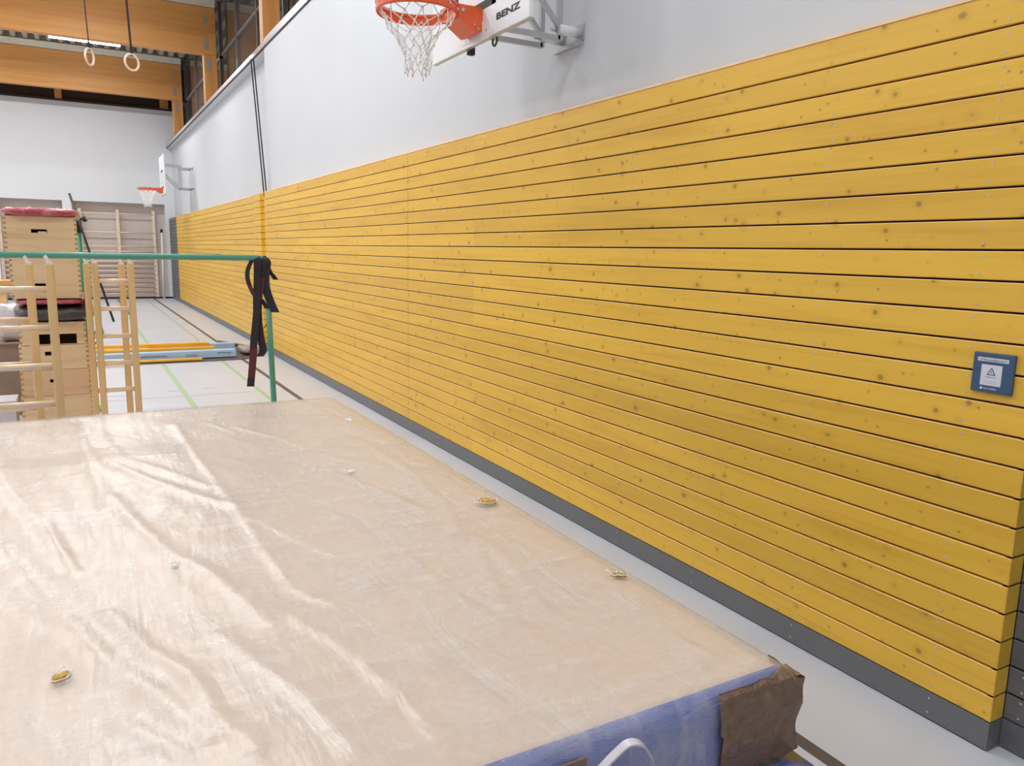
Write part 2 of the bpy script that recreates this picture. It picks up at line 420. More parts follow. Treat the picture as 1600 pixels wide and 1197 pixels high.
# ---- wood cladding of the right wall: each section of boards is one panel
Z0, PIT, NB = .109, .1, 24
def cladding(y0, y1, x=0.0, thick=.024, studs=(), end=False, back=.088):
    bm = bmesh.new(); bot = .112
    for i in range(NB):
        za = bot if i == 0 else .2049 + .1*(i-1) + .0035
        zb = .2049 + .1*i - .0035 if i < NB-1 else 2.5117
        bbox_add(bm, x, x+thick, y0, y1, za, zb)
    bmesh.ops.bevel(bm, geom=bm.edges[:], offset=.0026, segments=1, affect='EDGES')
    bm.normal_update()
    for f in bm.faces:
        if .3 < f.normal.z < .95 and f.normal.x < -.3: f.material_index = 3  # upward chamfers: painted highlight on yellow panels, plain on grey ones
    bbox_add(bm, x+thick-.004, back, y0+.002, y1-.002, .02, 2.508, 1)      # dark battens behind
    if end:                                                              # boards returning round the end
        for i in range(NB):
            za = bot if i == 0 else .2049 + .1*(i-1) + .0035
            zb = .2049 + .1*i - .0035 if i < NB-1 else 2.5117
            bbox_add(bm, x+.001, .0745, y0-.001, y0+.02, za, zb, 0)
    for ys in studs:                                                     # screw heads, two to a board
        for i in range(NB):
            zc = .155 + .1*i if i else .16
            for dz in (-.028, .028):
                c = Vector((x-.0012, ys + random.uniform(-.002, .002), zc+dz))
                vs = [bm.verts.new(c + Vector((0, math.cos(a)*.0042, math.sin(a)*.0042))) for a in [k*math.pi/4 for k in range(8)]]
                f = bm.faces.new(vs); f.material_index = 2
                vs2 = [bm.verts.new(v.co + Vector((.002, 0, 0))) for v in vs]
                for k in range(8):
                    f = bm.faces.new((vs[k], vs2[k], vs2[(k+1) % 8], vs[(k+1) % 8])); f.material_index = 2
    return bm
YE = 1.295
studs = [1.51 + .633*k for k in range(9)]
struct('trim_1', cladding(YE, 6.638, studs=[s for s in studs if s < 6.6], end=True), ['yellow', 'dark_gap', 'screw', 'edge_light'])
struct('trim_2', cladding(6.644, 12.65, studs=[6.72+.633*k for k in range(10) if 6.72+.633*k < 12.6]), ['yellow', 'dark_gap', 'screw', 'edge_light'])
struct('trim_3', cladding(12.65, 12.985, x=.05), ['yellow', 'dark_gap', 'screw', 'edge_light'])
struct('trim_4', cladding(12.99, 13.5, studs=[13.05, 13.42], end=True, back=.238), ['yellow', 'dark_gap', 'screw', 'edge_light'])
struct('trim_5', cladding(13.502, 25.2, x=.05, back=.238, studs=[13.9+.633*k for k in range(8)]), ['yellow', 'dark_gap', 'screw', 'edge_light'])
struct('trim_6', cladding(25.205, YF-.001, x=.05, back=.238), ['greyboard', 'dark_gap', 'screw', 'greyboard'])
struct('trim_7', cladding(YN, YE-.002, x=.075, studs=[1.245, .95, .4]), ['greyboard', 'dark_gap', 'screw', 'greyboard'])
struct('trim_8', BX((-.003, .089, YE, 12.65, 2.512, 2.524), (.045, .089, 12.65, 12.985, 2.512, 2.524), (-.003, .238, 12.99, 13.5, 2.512, 2.524), (.045, .238, 13.503, 25.2, 2.512, 2.524), (-.002, .012, 13.497, 13.502, .112, 2.51)), 'cream_edge')  # pale strips along the panel tops and one panel end
def plinth():
    bm = BX((.0, .02, YE, 13.5, .006, .108), (.001, .074, YE-.001, YE+.02, .006, .108), (.05, .07, 13.5, YF, .006, .108), (.004, .07, YE+.01, 13.5, 0, .02, 1), (.054, .09, 13.5, YF, 0, .02, 1))
    for s in studs + [6.72+.633*k for k in range(8)]:
        for z in (.03, .085): 
            vs = [bm.verts.new((-.001, s+math.cos(a)*.004, z+math.sin(a)*.004)) for a in [k*math.pi/4 for k in range(8)]]
            f = bm.faces.new(vs); f.material_index = 2
    return bm
struct('baseboard_right', plinth(), ['base', 'black', 'screw'])
struct('baseboard_near', BX((.0745, .09, YN, YE-.002, .004, .1085)), 'greyboard')
struct('baseboard_far', BX((XL, .05, YF-.012, YF, 0, .05)), 'dark_gap')

# ---- court lines
def line(name, x0, x1, y0, y1, m, z=.0015):
    o = obj(name, BX((x0, x1, y0, y1, 0.0002, z)), m, floor)
    return o
line('court_line', -.55, -.495, YN, YF-.1, 'line_dark')
line('court_line', -.85, -.80, 2, 14.8, 'line_green', .0012)
line('court_line', -.80, -.755, 14.8, YF-.3, 'line_pale', .0012)
line('court_line', -1.66, -1.60, 2, 19.5, 'line_green', .0012)
line('court_line', -1.64, -1.60, 19.5, YF-.4, 'line_green', .0012)
line('court_line', -1.58, -1.53, 20.0, YF-.4, 'line_dark', .0013)
line('court_line', -3.3, -.86, 9.24, 9.27, 'line_pale', .0009)
line('court_line', -1.80, -1.62, 9.62, 9.66, 'line_blue', .0007)
line('court_line', -1.41, -1.27, 9.66, 9.70, 'line_blue', .0007)
line('court_line', -2.45, -2.1, 9.50, 9.54, 'line_blue', .0007)
line('court_line', -4.5, -.9, 14.9, 14.93, 'line_pale', .0009)
line('court_line', -4.5, -.9, 17.4, 17.43, 'line_pale', .0009)
line('court_line', -4.5, -.9, 22.0, 22.04, 'line_pale', .0009)

# ---- clerestory: sill, glazing, mullions on the right
ZS = at(395, 91, X=.07).z
struct('trim_9', BX((.07, .085, 6.0, YF+.3, ZS+.012, ZS+.085), (.085, .75, 6.0, YF+.3, ZS+.06, ZS+.085)), 'sill')
struct('trim_10', BX((.078, .10, 6.0, YF+.3, ZS-.004, ZS+.012)), 'black')
struct('trim_11', BX((.10, .45, 12.7, YF+.3, ZS-.004, ZS+.012)), 'wall')
for n_, (a, b) in enumerate(((YN, 7.0), (7.0, 13.2), (13.45, 19.4), (19.65, 25.8), (26.05, YF+.4))):
    w = struct('window_%d' % (n_+1), BX((.60, .612, a, b, ZS+.09, 7.16)), 'glass', origin=(.6, (a+b)/2, ZS+.09))
    fr = bmesh.new()
    bbox_add(fr, .56, .64, a, b, 5.93, 5.98); bbox_add(fr, .56, .64, a, b, ZS+.086, ZS+.12)
    k = a+.03
    while k < b-.1:
        bbox_add(fr, .56, .64, k-.03, k+.03, ZS+.087, 7.16); k += 2.05
    obj('window_frame', fr, 'frame_grey', w)
# added walls beyond the glass, lit through it so panes look less black
struct('added_backdrop', BX((1.6, 1.7, YN, YF+.5, 4.0, 7.6)), 'night')
struct('added_backdrop_far', BX((XL, 1.7, YF+1.8, YF+1.9, 4.0, 7.6)), 'night')
# far clerestory
wf = struct('window_6', BX((XL, .3, YF+.25, YF+.262, 5.84, 7.16)), 'glass', origin=(-3, YF+.25, 5.84))
fr = BX((XL, .3, YF+.0, YF+.30, 5.80, 5.86), (XL, .3, YF+.2, YF+.30, 6.52, 6.58))
obj('window_frame', fr, 'dark_metal', wf)
fx = bmesh.new()
for xx in (-2.85, -5.9, -8.9): bbox_add(fx, xx, xx+.18, YF+.02, YF+.24, 5.86, 7.16)
bbox_add(fx, -.03, .2, YF+.02, YF+.24, 5.86, 7.16)
obj('window_post', fx, 'glulam_post', wf)

# ---- roof beams on timber columns
BW = 0.22
names = {25.9: 'laminated timber roof beam farthest away, just in front of the end wall', 19.5: 'second timber roof beam, directly above the lit tube',
         13.3: 'nearest timber roof beam, high over the hanging rings'}
cnames = {25.9: 'timber column farthest down the clerestory beside the end wall', 19.5: 'middle timber column under the beam above the lit tube', 13.3: 'nearest timber column standing between the dark clerestory windows'}
for Yb in (25.9, 19.5, 13.3):
    b = thing('roof_beam', names[Yb], 'beam', (-6, Yb, 5.95))
    obj('beam_body', BX((XL, .47, Yb, Yb+BW, 5.95, 6.95)), 'glulam', b, bevel=.006)
    obj('fascia_strip', BX((XL, .47, Yb-.02, Yb+BW+.02, 6.96, 7.13)), 'fascia', b)
    for (xa, za) in ((.22, 6.62), (.22, 6.05)):
        p = obj('bolt_plate', BX((xa, xa+.085, Yb-.008, Yb, za, za+(.14 if za > 6.5 else .26))), 'plate', b, bevel=.002)
    c = thing('timber_column', cnames[Yb], 'column', (.35, Yb+BW/2, ZS+.05))
    obj('column_body', BX((.205, .47, Yb, Yb+BW, ZS+.087, 5.945)), 'glulam_post', c)
    obj('column_edge', BX((.196, .2045, Yb+.002, Yb+BW, ZS+.087, 5.94)), 'glulam_edge', c)
    obj('bolt_plate', BX((.26, .345, Yb-.008, Yb, 5.60, 5.84)), 'plate', c, bevel=.002)
b = None

# ---- ceiling lamps (the light itself is set at the top)
lab = 'lit white fluorescent tube under the roof above the gymnastic rings'
for i, (lx, ly) in enumerate(LAMPS):
    if i == 0:
        L = thing('ceiling_light', lab, 'lamp', (lx, ly, 6.62), 'tube lamps under the roof')
    else:
        row = {-2.07: 'in row nearest the yellow boards', -5.4: 'in middle row', -8.8: 'in farthest row'}[lx]
        bay = {23.0: 'last bay by the end wall', 17.0: 'bay beyond nearest beam', 11.2: 'bay above the floor pile', 7.4: 'bay above the vaulting boxes', 1.4: 'bay above the crash mats', -3.6: 'bay behind the crash mats'}[ly]
        L = thing('ceiling_light', 'white tube lamp %s, %s' % (row, bay), 'lamp', (lx, ly, 6.62), 'tube lamps under the roof')
    obj('tube', TB([(lx-.78, ly, 6.655), (lx+.78, ly, 6.655)], .035, 10), 'tube', L)
    hb = BX((lx-.82, lx+.82, ly-.06, ly+.06, 6.70, 6.76))
    for s in (-.8, .8): bbox_add(hb, lx+s-.015, lx+s+.015, ly-.03, ly+.03, 6.62, 6.70)
    for s in (-.5, .5): bbox_add(hb, lx+s-.008, lx+s+.008, ly-.008, ly+.008, 6.76, 7.17)
    obj('housing', hb, 'lamp_body', L)

# ---- gymnastic rings
for (px, top, bot, ang, lb) in ((140, 75, 103, 1.05, 'left wooden gymnastic ring on a thin strap, farther from the side wall'), (206, 83, 112, .55, 'right wooden gymnastic ring on a dark strap, nearer the side wall')):
    p = at(px, (top+bot)/2, Y=12.8); R_ = .108
    g = thing('gymnastic_ring', lb, 'gymnastic ring', (p.x, p.y, p.z), 'pair of hanging gymnastic rings')
    ax = Vector((math.cos(ang), math.sin(ang), 0))
    obj('ring', TB([p + ax*math.cos(a)*R_ + Vector((0, 0, math.sin(a)*R_)) for a in [2*math.pi*k/40 for k in range(40)]], .0155, 12, closed=True), 'ring_wood', g)
    q = p + Vector((0, 0, R_)); t = Vector((p.x-.10, p.y, 7.16))
    sb = strip_add(bmesh.new(), [q+Vector((0, 0, -.018)), q+Vector((0, 0, .1)), t], .016 if px < 150 else .034, ax.cross(Vector((0, 0, 1))) if px < 150 else ax, .004)
    strip_add(sb, [q+Vector((0, 0, -.02)), q+Vector((0, 0, .02)), q+Vector((0, 0, .09))], .042, ax, .02)
    obj('strap', sb, 'web', g)

# ---- two steel wires from the sill into the cladding
wr = thing('wire_pair', 'pair of thin dark wires running from window sill into the yellow cladding', 'wire', (.02, 12.9, 2.5))
for (xa, xb) in ((392, 412), (396, 416)):
    a_ = at(xa, 93, X=.02); b_ = at(xb, 298, X=.02)
    obj('wire', TB([a_, b_, (b_.x+.01, b_.y, 2.45)], .011, 6), 'black', wr)

# ================================================================== BASKETBALL HOOPS
def make_net(c, rt, rb, h, cord, parent, seed=1, sag=.02):
    rnd = random.Random(seed); N = 12; L = 7; nodes = []
    for l in range(L+1):
        f = l/L; r = rb + (rt-rb)*max(0, 1-f*1.35)**1.1; row = []
        for k in range(N):
            a = 2*math.pi*(k + (.5 if l % 2 else 0))/N
            j = 0 if l == 0 else .012
            row.append(Vector((c[0]+math.cos(a)*r+rnd.uniform(-j, j), c[1]+math.sin(a)*r+rnd.uniform(-j, j), c[2]-h*f+rnd.uniform(-j, j)*1.2 + (rnd.uniform(-.02, .02) if l == L else 0))))
        nodes.append(row)
    bm = bmesh.new()
    for l in range(L):
        for k in range(N):
            a = nodes[l][k]
            for kk in ((k, (k-1) % N) if l % 2 == 0 else (k, (k+1) % N)):
                b = nodes[l+1][kk]; mid = (a+b)/2 + Vector((rnd.uniform(-.006, .006), rnd.uniform(-.006, .006), -.004))
                tube_add(bm, [a, mid, b], cord, 5)
    for l in range(1, L):
        for k in range(N): tube_add(bm, [nodes[l][k]+Vector((0, 0, .007)), nodes[l][k]-Vector((0, 0, .009))], cord*1.9, 5)
    for k in range(N):
        tube_add(bm, [nodes[L][k], nodes[L][k]+Vector((rnd.uniform(-.012, .012), rnd.uniform(-.012, .012), -.03))], cord*1.2, 5)
        a = nodes[0][k]; o = Vector((c[0], c[1], a.z)); d = (a-o).normalized()     # cord looped over the rim hooks
        tube_add(bm, [a, a+d*.018+Vector((0, 0, .012)), a+Vector((0, 0, .03))], cord, 5)
    return obj('net', bm, 'net', parent)
def hoop(yc, zb, label, near):
    XB = -.46 if near else -.50; w, h = 1.27, (1.02 if near else 1.0); y0, y1 = yc-w/2, yc+w/2
    t = thing('basketball_hoop', label, 'basketball hoop', (XW, yc, zb))
    obj('backboard', BX((XB, XB+.026, y0, y1, zb, zb+h)), 'white_paint', t, bevel=.002)
    obj('board_edge', BX((XB-.001, XB+.03, y0-.002, y1+.002, zb-.006, zb-.0005)), 'chrome', t)
    # target rectangle, thick black tape
    r0, r1, q0, q1, s = yc-.27, yc+.27, zb+.165, zb+.165+.42, .045
    if near: r0, r1 = 4.13-.0, 4.13+.54
    tp = BX((XB-.0015, XB, r0, r1, q0, q0+s), (XB-.0015, XB, r0, r1, q1, q1+s), (XB-.0015, XB, r0, r0+s, q0, q1), (XB-.0015, XB, r1-s, r1, q0, q1))
    obj('target_marking', tp, 'black', t)
    ym = yc
    zr = zb+.155; rr = .225; xc = XB-.15-rr
    # bracket: wedge shaped orange housing
    bm = bmesh.new()
    pr = [(XB-.001, zr+.02), (XB-.001, zb+.045), (XB-.05, zb+.03), (XB-.155, zr-.055), (XB-.155, zr+.02)]
    for sy in (-1, 1):
        va = [bm.verts.new((x, ym+sy*.095, z)) for x, z in pr]; bm.faces.new(va)
        vb = [bm.verts.new((x, ym+sy*.088, z)) for x, z in pr]; bm.faces.new(vb[::-1])
        for i in range(5): bm.faces.new((va[i], va[(i+1) % 5], vb[(i+1) % 5], vb[i]))
    for (a, b_) in ((1, 2), (2, 3), (3, 4)):
        (xa, za), (xb, zb_) = pr[a], pr[b_]
        v = [bm.verts.new(p) for p in ((xa, ym-.088, za), (xb, ym-.088, zb_), (xb, ym+.088, zb_), (xa, ym+.088, za))]; bm.faces.new(v)
    bbox_add(bm, XB-.19, XB-.005, ym-.092, ym+.092, zr+.012, zr+.02)
    br = obj('rim_bracket', bm, 'orange', t)
    for (x_, z_, r_) in ((XB-.13, zr-.012, .011), (XB-.055, zb+.075, .006), (XB-.03, zb+.055, .006)):
        obj('bolt', TB([(x_, ym-.101, z_), (x_, ym-.094, z_)], r_, 10), 'chrome', br)
    # ring: flat outer band with a round rod
    rb_ = TB([(xc+math.cos(a)*rr, ym+math.sin(a)*rr, zr) for a in [2*math.pi*k/48 for k in range(48)]], .010, 10, closed=True)
    vs = []
    for k in range(48):
        a = 2*math.pi*k/48; c_, s_ = math.cos(a), math.sin(a)
        vs.append([rb_.verts.new((xc+c_*(rr+.004), ym+s_*(rr+.004), zr-.004)), rb_.verts.new((xc+c_*(rr+.007), ym+s_*(rr+.007), zr-.044)),
                   rb_.verts.new((xc+c_*(rr+.002), ym+s_*(rr+.002), zr-.052)), rb_.verts.new((xc+c_*(rr-.001), ym+s_*(rr-.001), zr-.004))])
    for k in range(48):
        for j in range(4): rb_.faces.new((vs[k][j], vs[k][(j+1) % 4], vs[(k+1) % 48][(j+1) % 4], vs[(k+1) % 48][j]))
    bbox_add(rb_, xc+rr-.02, XB-.14, ym-.09, ym+.09, zr-.05, zr+.008)
    obj('rim', rb_, 'orange', t)
    make_net((xc, ym, zr-.03), rr-.004, .072 if near else .09, .325 if near else .42, .0034 if near else .006, t, 3 if near else 5)
    # arms: two tube frames from the wall to the board
    xp = -.06; fm = []
    for yy in ((yc-.30, yc-.10) if near else (yc-.22, yc+.22)):
        f = bmesh.new(); s = .028
        zl, zh = (zb+.02, zb+1.02)
        if near:
            bar_add(f, (xp, yy, zl-.01), (xp, yy, zh), s, s)
            bar_add(f, (XB+.03, yy, zl), (xp, yy, zl), s, s)
            bar_add(f, (XB+.03, yy-.0, zl+.45), (xp, yy, zl+.06), s*.9, s*.9)
            bar_add(f, (XB+.03, yy, zh), (xp, yy, zh), s, s)
            for zz in (zl+.05, zh-.06):
                tube_add(f, [(xp-.04, yy+.022, zz), (xp+.02, yy+.022, zz)], .012, 8)
        else:
            bar_add(f, (xp, yy, zb+.16), (xp, yy, zb+.75), s, s)
            bar_add(f, (XB+.03, yy, zb+.78), (xp, yy, zb+.75), s, s)
            bar_add(f, (XB+.03, yy, zb+.55), (xp, yy, zb+.16), s, s)
        obj('arm_frame', f, 'chrome', t)
        for zz in ((zl+.05, zh-.06) if near else (zb+.18, zb+.70)):
            obj('wall_arm', TB([(xp-.005, yy, zz), ((XW if near else XW2)-.008, yy, zz)], .030 if near else .02, 12), 'white_paint' if near else 'chrome', t)
    xw = XW if near else XW2
    for yy in ((yc-.30, yc-.10) if near else (yc-.22, yc+.22)):
        for zz in ((zl+.05, zh-.06) if near else (zb+.18, zb+.70)):
            obj('wall_plate', BX((xw-.008, xw, yy-.045, yy+.03, zz-.045, zz+.045)), 'chrome', t)
    if near: obj('wall_rail', BX((xw-.035, xw-.0, yc-.34, yc-.04, zb-.005, zb+.018)), 'chrome', t)
    if near:
        hk = TB(smooth_path([(XB+.05, yc-.13, zb+.01), (XB+.05, yc-.13, zb-.025), (XB+.05, yc-.155, zb-.04), (XB+.05, yc-.18, zb-.02), (XB+.05, yc-.18, zb+.005)], 4), .006, 8)
        obj('hook', hk, 'dark_metal', t)
        obj('clamp', BX((XB+.03, XB+.07, yc+.14, yc+.18, zb-.03, zb+.03)), 'rubber', t, bevel=.004)
        w_ = text('lettering', 'BENZ', (XB-.0012, 4.118, 2.962), .036, (0, -1, 0), (0, 0, 1), 'black', t, bold=.035, width=.272)
        obj('mounting_plate', BX((XB-.004, XB, yc-.19, yc+.17, zb+.02, zb+.10)), 'white_paint', t)
        for yy in (yc-.15, yc+.13): obj('bolt', TB([(XB-.007, yy, zb+.04), (XB-.003, yy, zb+.04)], .008, 10), 'chrome', t)
    return t
hoop(4.385, 2.895, 'near white basketball backboard with orange rim and white net above yellow wall', True)
hoop(22.75, 2.985, 'far small basketball hoop on the side wall near the hall end', False)

# ================================================================== ALARM BOX
al = thing('alarm_call_point', 'blue square house alarm call point mounted on the yellow boards', 'alarm', (0, 1.4225, 1.304))
obj('housing', BX((-.022, -.0105, 1.356, 1.489, 1.238, 1.370)), 'panelblue', al, bevel=.003)
lb_ = obj('title_strip', BX((-.0228, -.0215, 1.374, 1.474, 1.341, 1.354)), 'panelwhite', al)
text('lettering', '<Hausalarm>', (-.0232, 1.424, 1.3435), .008, (0, -1, 0), (0, 0, 1), 'greyprint', lb_, bold=.005, align='C', width=.092, depth=.0003)
pn = obj('glass_label', BX((-.0228, -.0215, 1.392, 1.459, 1.262, 1.331)), 'panelwhite', al)
tri = bmesh.new()
tp_ = [Vector((-.0231, 1.4255+dy, 1.298+dz)) for dy, dz in ((.0125, 0), (0, .0225), (-.0125, 0))]
for i in range(3): bar_add(tri, tp_[i], tp_[(i+1) % 3], .0006, .0022)
bar_add(tri, (-.0231, 1.4275, 1.310), (-.0231, 1.4245, 1.302), .0006, .0018)
obj('warning_sign', tri, 'black', pn)
ln = BX((-.0231, -.0225, 1.407, 1.445, 1.289, 1.2905), (-.0231, -.0225, 1.402, 1.447, 1.276, 1.2766), (-.0231, -.0225, 1.404, 1.447, 1.270, 1.2706))
obj('small_print', ln, 'greyprint', pn)
lg = TB([(-.0235, 1.453, 1.2515), (-.022, 1.453, 1.2515)], .0042, 12)
obj('emblem', lg, 'panelwhite', al)
text('maker_lettering', 'NOTIFIER', (-.0224, 1.445, 1.2490), .0048, (0, -1, 0), (0, 0, 1), 'panelwhite', al, bold=.01, width=.042, depth=.0003)

al.location.x = .010

# ================================================================== MATS
MX0, MX1, MY0, MY1, MZ = -3.52, -1.492, .915, 3.93, .90
ridge_px = [
 ([(131,656),(142,697),(169,727),(225,750),(300,776),(367,797)], .0075, .022),
 ([(150,648),(160,690),(190,722),(250,738),(330,765)], .005, .02),
 ([(118,650),(125,700),(150,752),(170,800)], .005, .02),
 ([(272,667),(319,731),(367,795),(412,862),(461,926),(517,950)], .0065, .018),
 ([(0,739),(22,776),(56,814),(86,862),(112,900)], .010, .022),
 ([(10,720),(40,760),(80,830),(100,880)], .006, .03),
 ([(176,780),(210,821),(262,870),(322,896),(375,937),(420,980)], .007, .022),
 ([(322,664),(364,679)], .004, .010), ([(364,671),(442,690),(491,712),(540,724)], .005, .016),
 ([(521,742),(600,776),(660,800)], .006, .014), ([(394,817),(476,855),(525,877)], .005, .012),
 ([(22,950),(98,994),(153,1037),(240,1092),(330,1160)], .007, .022),
 ([(170,965),(240,1031),(295,1059),(328,1116),(400,1180)], .007, .018),
 ([(186,1136),(284,1186)], .006, .015),
 ([(735,846),(748,863),(756,888),(790,960),(840,1010)], .005, .016),
 ([(754,850),(792,882),(850,960),(900,985)], .005, .014),
 ([(1069,1012),(1100,1053),(1112,1075)], .005, .012), ([(1000,960),(1060,1010),(1130,1040)], .004, .014),
 ([(560,690),(640,740),(700,800),(720,850)], .004, .016), ([(620,860),(700,930),(790,985)], .005, .016),
 ([(440,960),(540,1020),(640,1100),(700,1180)], .006, .02), ([(560,900),(640,1000),(700,1080)], .004, .02),
 ([(0,860),(60,930),(160,1030)], .006, .02), ([(340,1000),(470,1090),(560,1180)], .005, .018),
]
RID = [([Vector(at(x, y, Z=MZ)[:2]) for x, y in pp], h, s) for pp, h, s in ridge_px]
def seg_d(p, a, b):
    ab = b-a; t = max(0, min(1, (p-a).dot(ab)/ab.length_squared)); return (p-(a+ab*t)).length
def wrinkle(x, y):
    p = Vector((x, y)); h = 0
    for pp, hh, s in RID:
        lo = min(q.x for q in pp)-.1; hi = max(q.x for q in pp)+.1
        if x < lo or x > hi: continue
        d = min(seg_d(p, pp[i], pp[i+1]) for i in range(len(pp)-1))
        if d < s*4: h += hh*math.exp(-(d/s)**2)*.62
    v = Vector((x*2.2+y*1.1, y*.9-x*.35, 0))
    h += .0045*noise.noise(v*1.7) + .0014*noise.noise(Vector((x*7+y*4, y*2.4-x, 3))) + .0004*noise.noise(Vector((x*22+y*10, y*7, 8)))
    return h
def rounded(x, y, x0, x1, y0, y1, r):
    """how far the top drops at the soft rim"""
    d = min(x-x0, x1-x, y-y0, y1-y)
    return 0 if d > r else (r - math.sqrt(max(0, r*r-(r-d)**2)))
def mat_body(x0, x1, y0, y1, zt, th, parent, nx=90, ny=130, wr=1.0):
    bm = bmesh.new(); r = .022; grid = []
    for j in range(ny+1):
        row = []
        for i in range(nx+1):
            x = x0+(x1-x0)*i/nx; y = y0+(y1-y0)*j/ny
            z = zt - rounded(x, y, x0, x1, y0, y1, r) + wr*(.0045*noise.noise(Vector((x*1.3, y*1.3, 5))))
            row.append(bm.verts.new((x, y, z)))
        grid.append(row)
    for j in range(ny):
        for i in range(nx):
            f = bm.faces.new((grid[j][i], grid[j][i+1], grid[j+1][i+1], grid[j+1][i])); f.smooth = True
            if j == 0: f.material_index = 1
    rim = [grid[0][i] for i in range(nx+1)] + [grid[j][nx] for j in range(1, ny+1)] + [grid[ny][i] for i in range(nx-1, -1, -1)] + [grid[j][0] for j in range(ny-1, 0, -1)]
    prev = rim; K = 5
    for k in range(1, K+1):
        f_ = k/K; cur = []
        for v in rim:
            o = .006*math.sin(f_*math.pi) + .004*noise.noise(Vector((v.co.x*6, v.co.y*6, f_*3+zt*7)))
            nx_ = -1 if abs(v.co.x-x0) < 1e-4 else (1 if abs(v.co.x-x1) < 1e-4 else 0)
            ny_ = -1 if abs(v.co.y-y0) < 1e-4 else (1 if abs(v.co.y-y1) < 1e-4 else 0)
            cur.append(bm.verts.new((v.co.x+nx_*o, v.co.y+ny_*o, v.co.z+(zt-th+.003-v.co.z)*f_)))
        for i in range(len(rim)):
            f = bm.faces.new((prev[i], cur[i], cur[(i+1) % len(rim)], prev[(i+1) % len(rim)])); f.smooth = True; f.material_index = 1
        prev = cur
    bm.faces.new(prev[::-1]).material_index = 1
    return bm
top = thing('crash_mat', 'big beige topped crash mat wrapped in clear film, uppermost of the stack', 'mat', ((MX0+MX1)/2, MY0, MZ-.166), 'stack of crash mats')
obj('mat_core', mat_body(MX0, MX1, MY0, MY1, MZ, .165, top), ['mat_top', 'mat_blue'], top)
def film():
    bm = bmesh.new(); nx, ny = 210, 300; x0, x1, y0, y1 = MX0-.003, MX1+.003, MY0-.004, MY1+.003; g = []
    for j in range(ny+1):
        row = []
        for i in range(nx+1):
            x = x0+(x1-x0)*i/nx; y = y0+(y1-y0)*j/ny
            d_ = min(1, max(0, min(x1-x, y-y0, y1-y))/.10); z = MZ + .003 + .007*d_ - rounded(x, y, x0, x1, y0, y1, .022) + max(-.004, wrinkle(x, y))*(.25+.75*d_)
            row.append(bm.verts.new((x, y, z)))
        g.append(row)
    for j in range(ny):
        for i in range(nx):
            f = bm.faces.new((g[j][i], g[j][i+1], g[j+1][i+1], g[j+1][i])); f.smooth = True
    for (edge, d) in (([g[0][i] for i in range(nx+1)], (0, -1)), ([g[j][nx] for j in range(ny+1)], (1, 0)), ([g[ny][i] for i in range(nx+1)], (0, 1))):
        prev = edge
        for k in range(1, 6):
            cur = [bm.verts.new((v.co.x+d[0]*(.004+.006*noise.noise(Vector((v.co.y*12, k*.5, 1)))), v.co.y+d[1]*(.004+.006*noise.noise(Vector((v.co.x*12, k*.5, 2)))), MZ-.024-.028*k+.004*noise.noise(Vector((v.co.x*9, v.co.y*9, k))))) for v in edge]
            for i in range(len(edge)-1):
                f = bm.faces.new((prev[i], cur[i], cur[i+1], prev[i+1])); f.smooth = True
            prev = cur
    return bm
fo = tag(obj('plastic_film', film(), 'film', top), 'clear wrinkled plastic film')
if fo.data.polygons[30000].normal.z < 0: fo.data.flip_normals()
# torn spots where the foam shows
def blob(c, rx, ry, h, n=14, seed=0, ang=0):
    rnd = random.Random(seed); bm = bmesh.new()
    pts = []
    for k in range(n):
        a = 2*math.pi*k/n; s = rnd.uniform(.75, 1.1)
        x, y = math.cos(a)*rx*s, math.sin(a)*ry*s
        pts.append(Vector((c[0]+x*math.cos(ang)-y*math.sin(ang), c[1]+x*math.sin(ang)+y*math.cos(ang), c[2])))
    lo = [bm.verts.new(p) for p in pts]; hi = [bm.verts.new((p-Vector(c))*.8 + Vector(c) + Vector((0, 0, h*rnd.uniform(.8, 1.1)))) for p in pts]
    ce = bm.verts.new((c[0], c[1], c[2]+h))
    for k in range(n):
        bm.faces.new((lo[k], lo[(k+1) % n], hi[(k+1) % n], hi[k])); bm.faces.new((hi[k], hi[(k+1) % n], ce))
    return bm, pts
for i, (px, py, rx, ry, ang, cl) in enumerate(((759, 782, .034, .026, -.3, 1), (968, 897, .020, .006, -.6, 1), (95, 1055, .018, .011, .5, 1), (273, 884, .008, .006, 0, 0), (546, 655, .02, .008, -.9, 0), (548, 736, .012, .008, 0, 0))):
    c = at(px, py, Z=MZ+.014); wz = max(-.004, wrinkle(c.x, c.y))
    bm, pts = blob((c.x, c.y, MZ+.006+wz), rx, ry, .010, seed=i, ang=ang)
    te = obj('tear', bm, 'foam' if cl else 'net', top)
    rim = bmesh.new(); rnd = random.Random(i)
    loop = [p + Vector((0, 0, .004+rnd.uniform(0, .005))) for p in pts]
    tube_add(rim, [(p-c)*1.08+c for p in loop], .0013, 5, closed=True)
    for q in range(3):
        a = loop[rnd.randrange(len(loop))]; tube_add(rim, smooth_path([a, a+Vector((rnd.uniform(-.012, .012), .010, .006)), a+Vector((rnd.uniform(-.02, .02), .018, .002))], 3), .001, 5)
    obj('film_curl', rim, 'net', te)
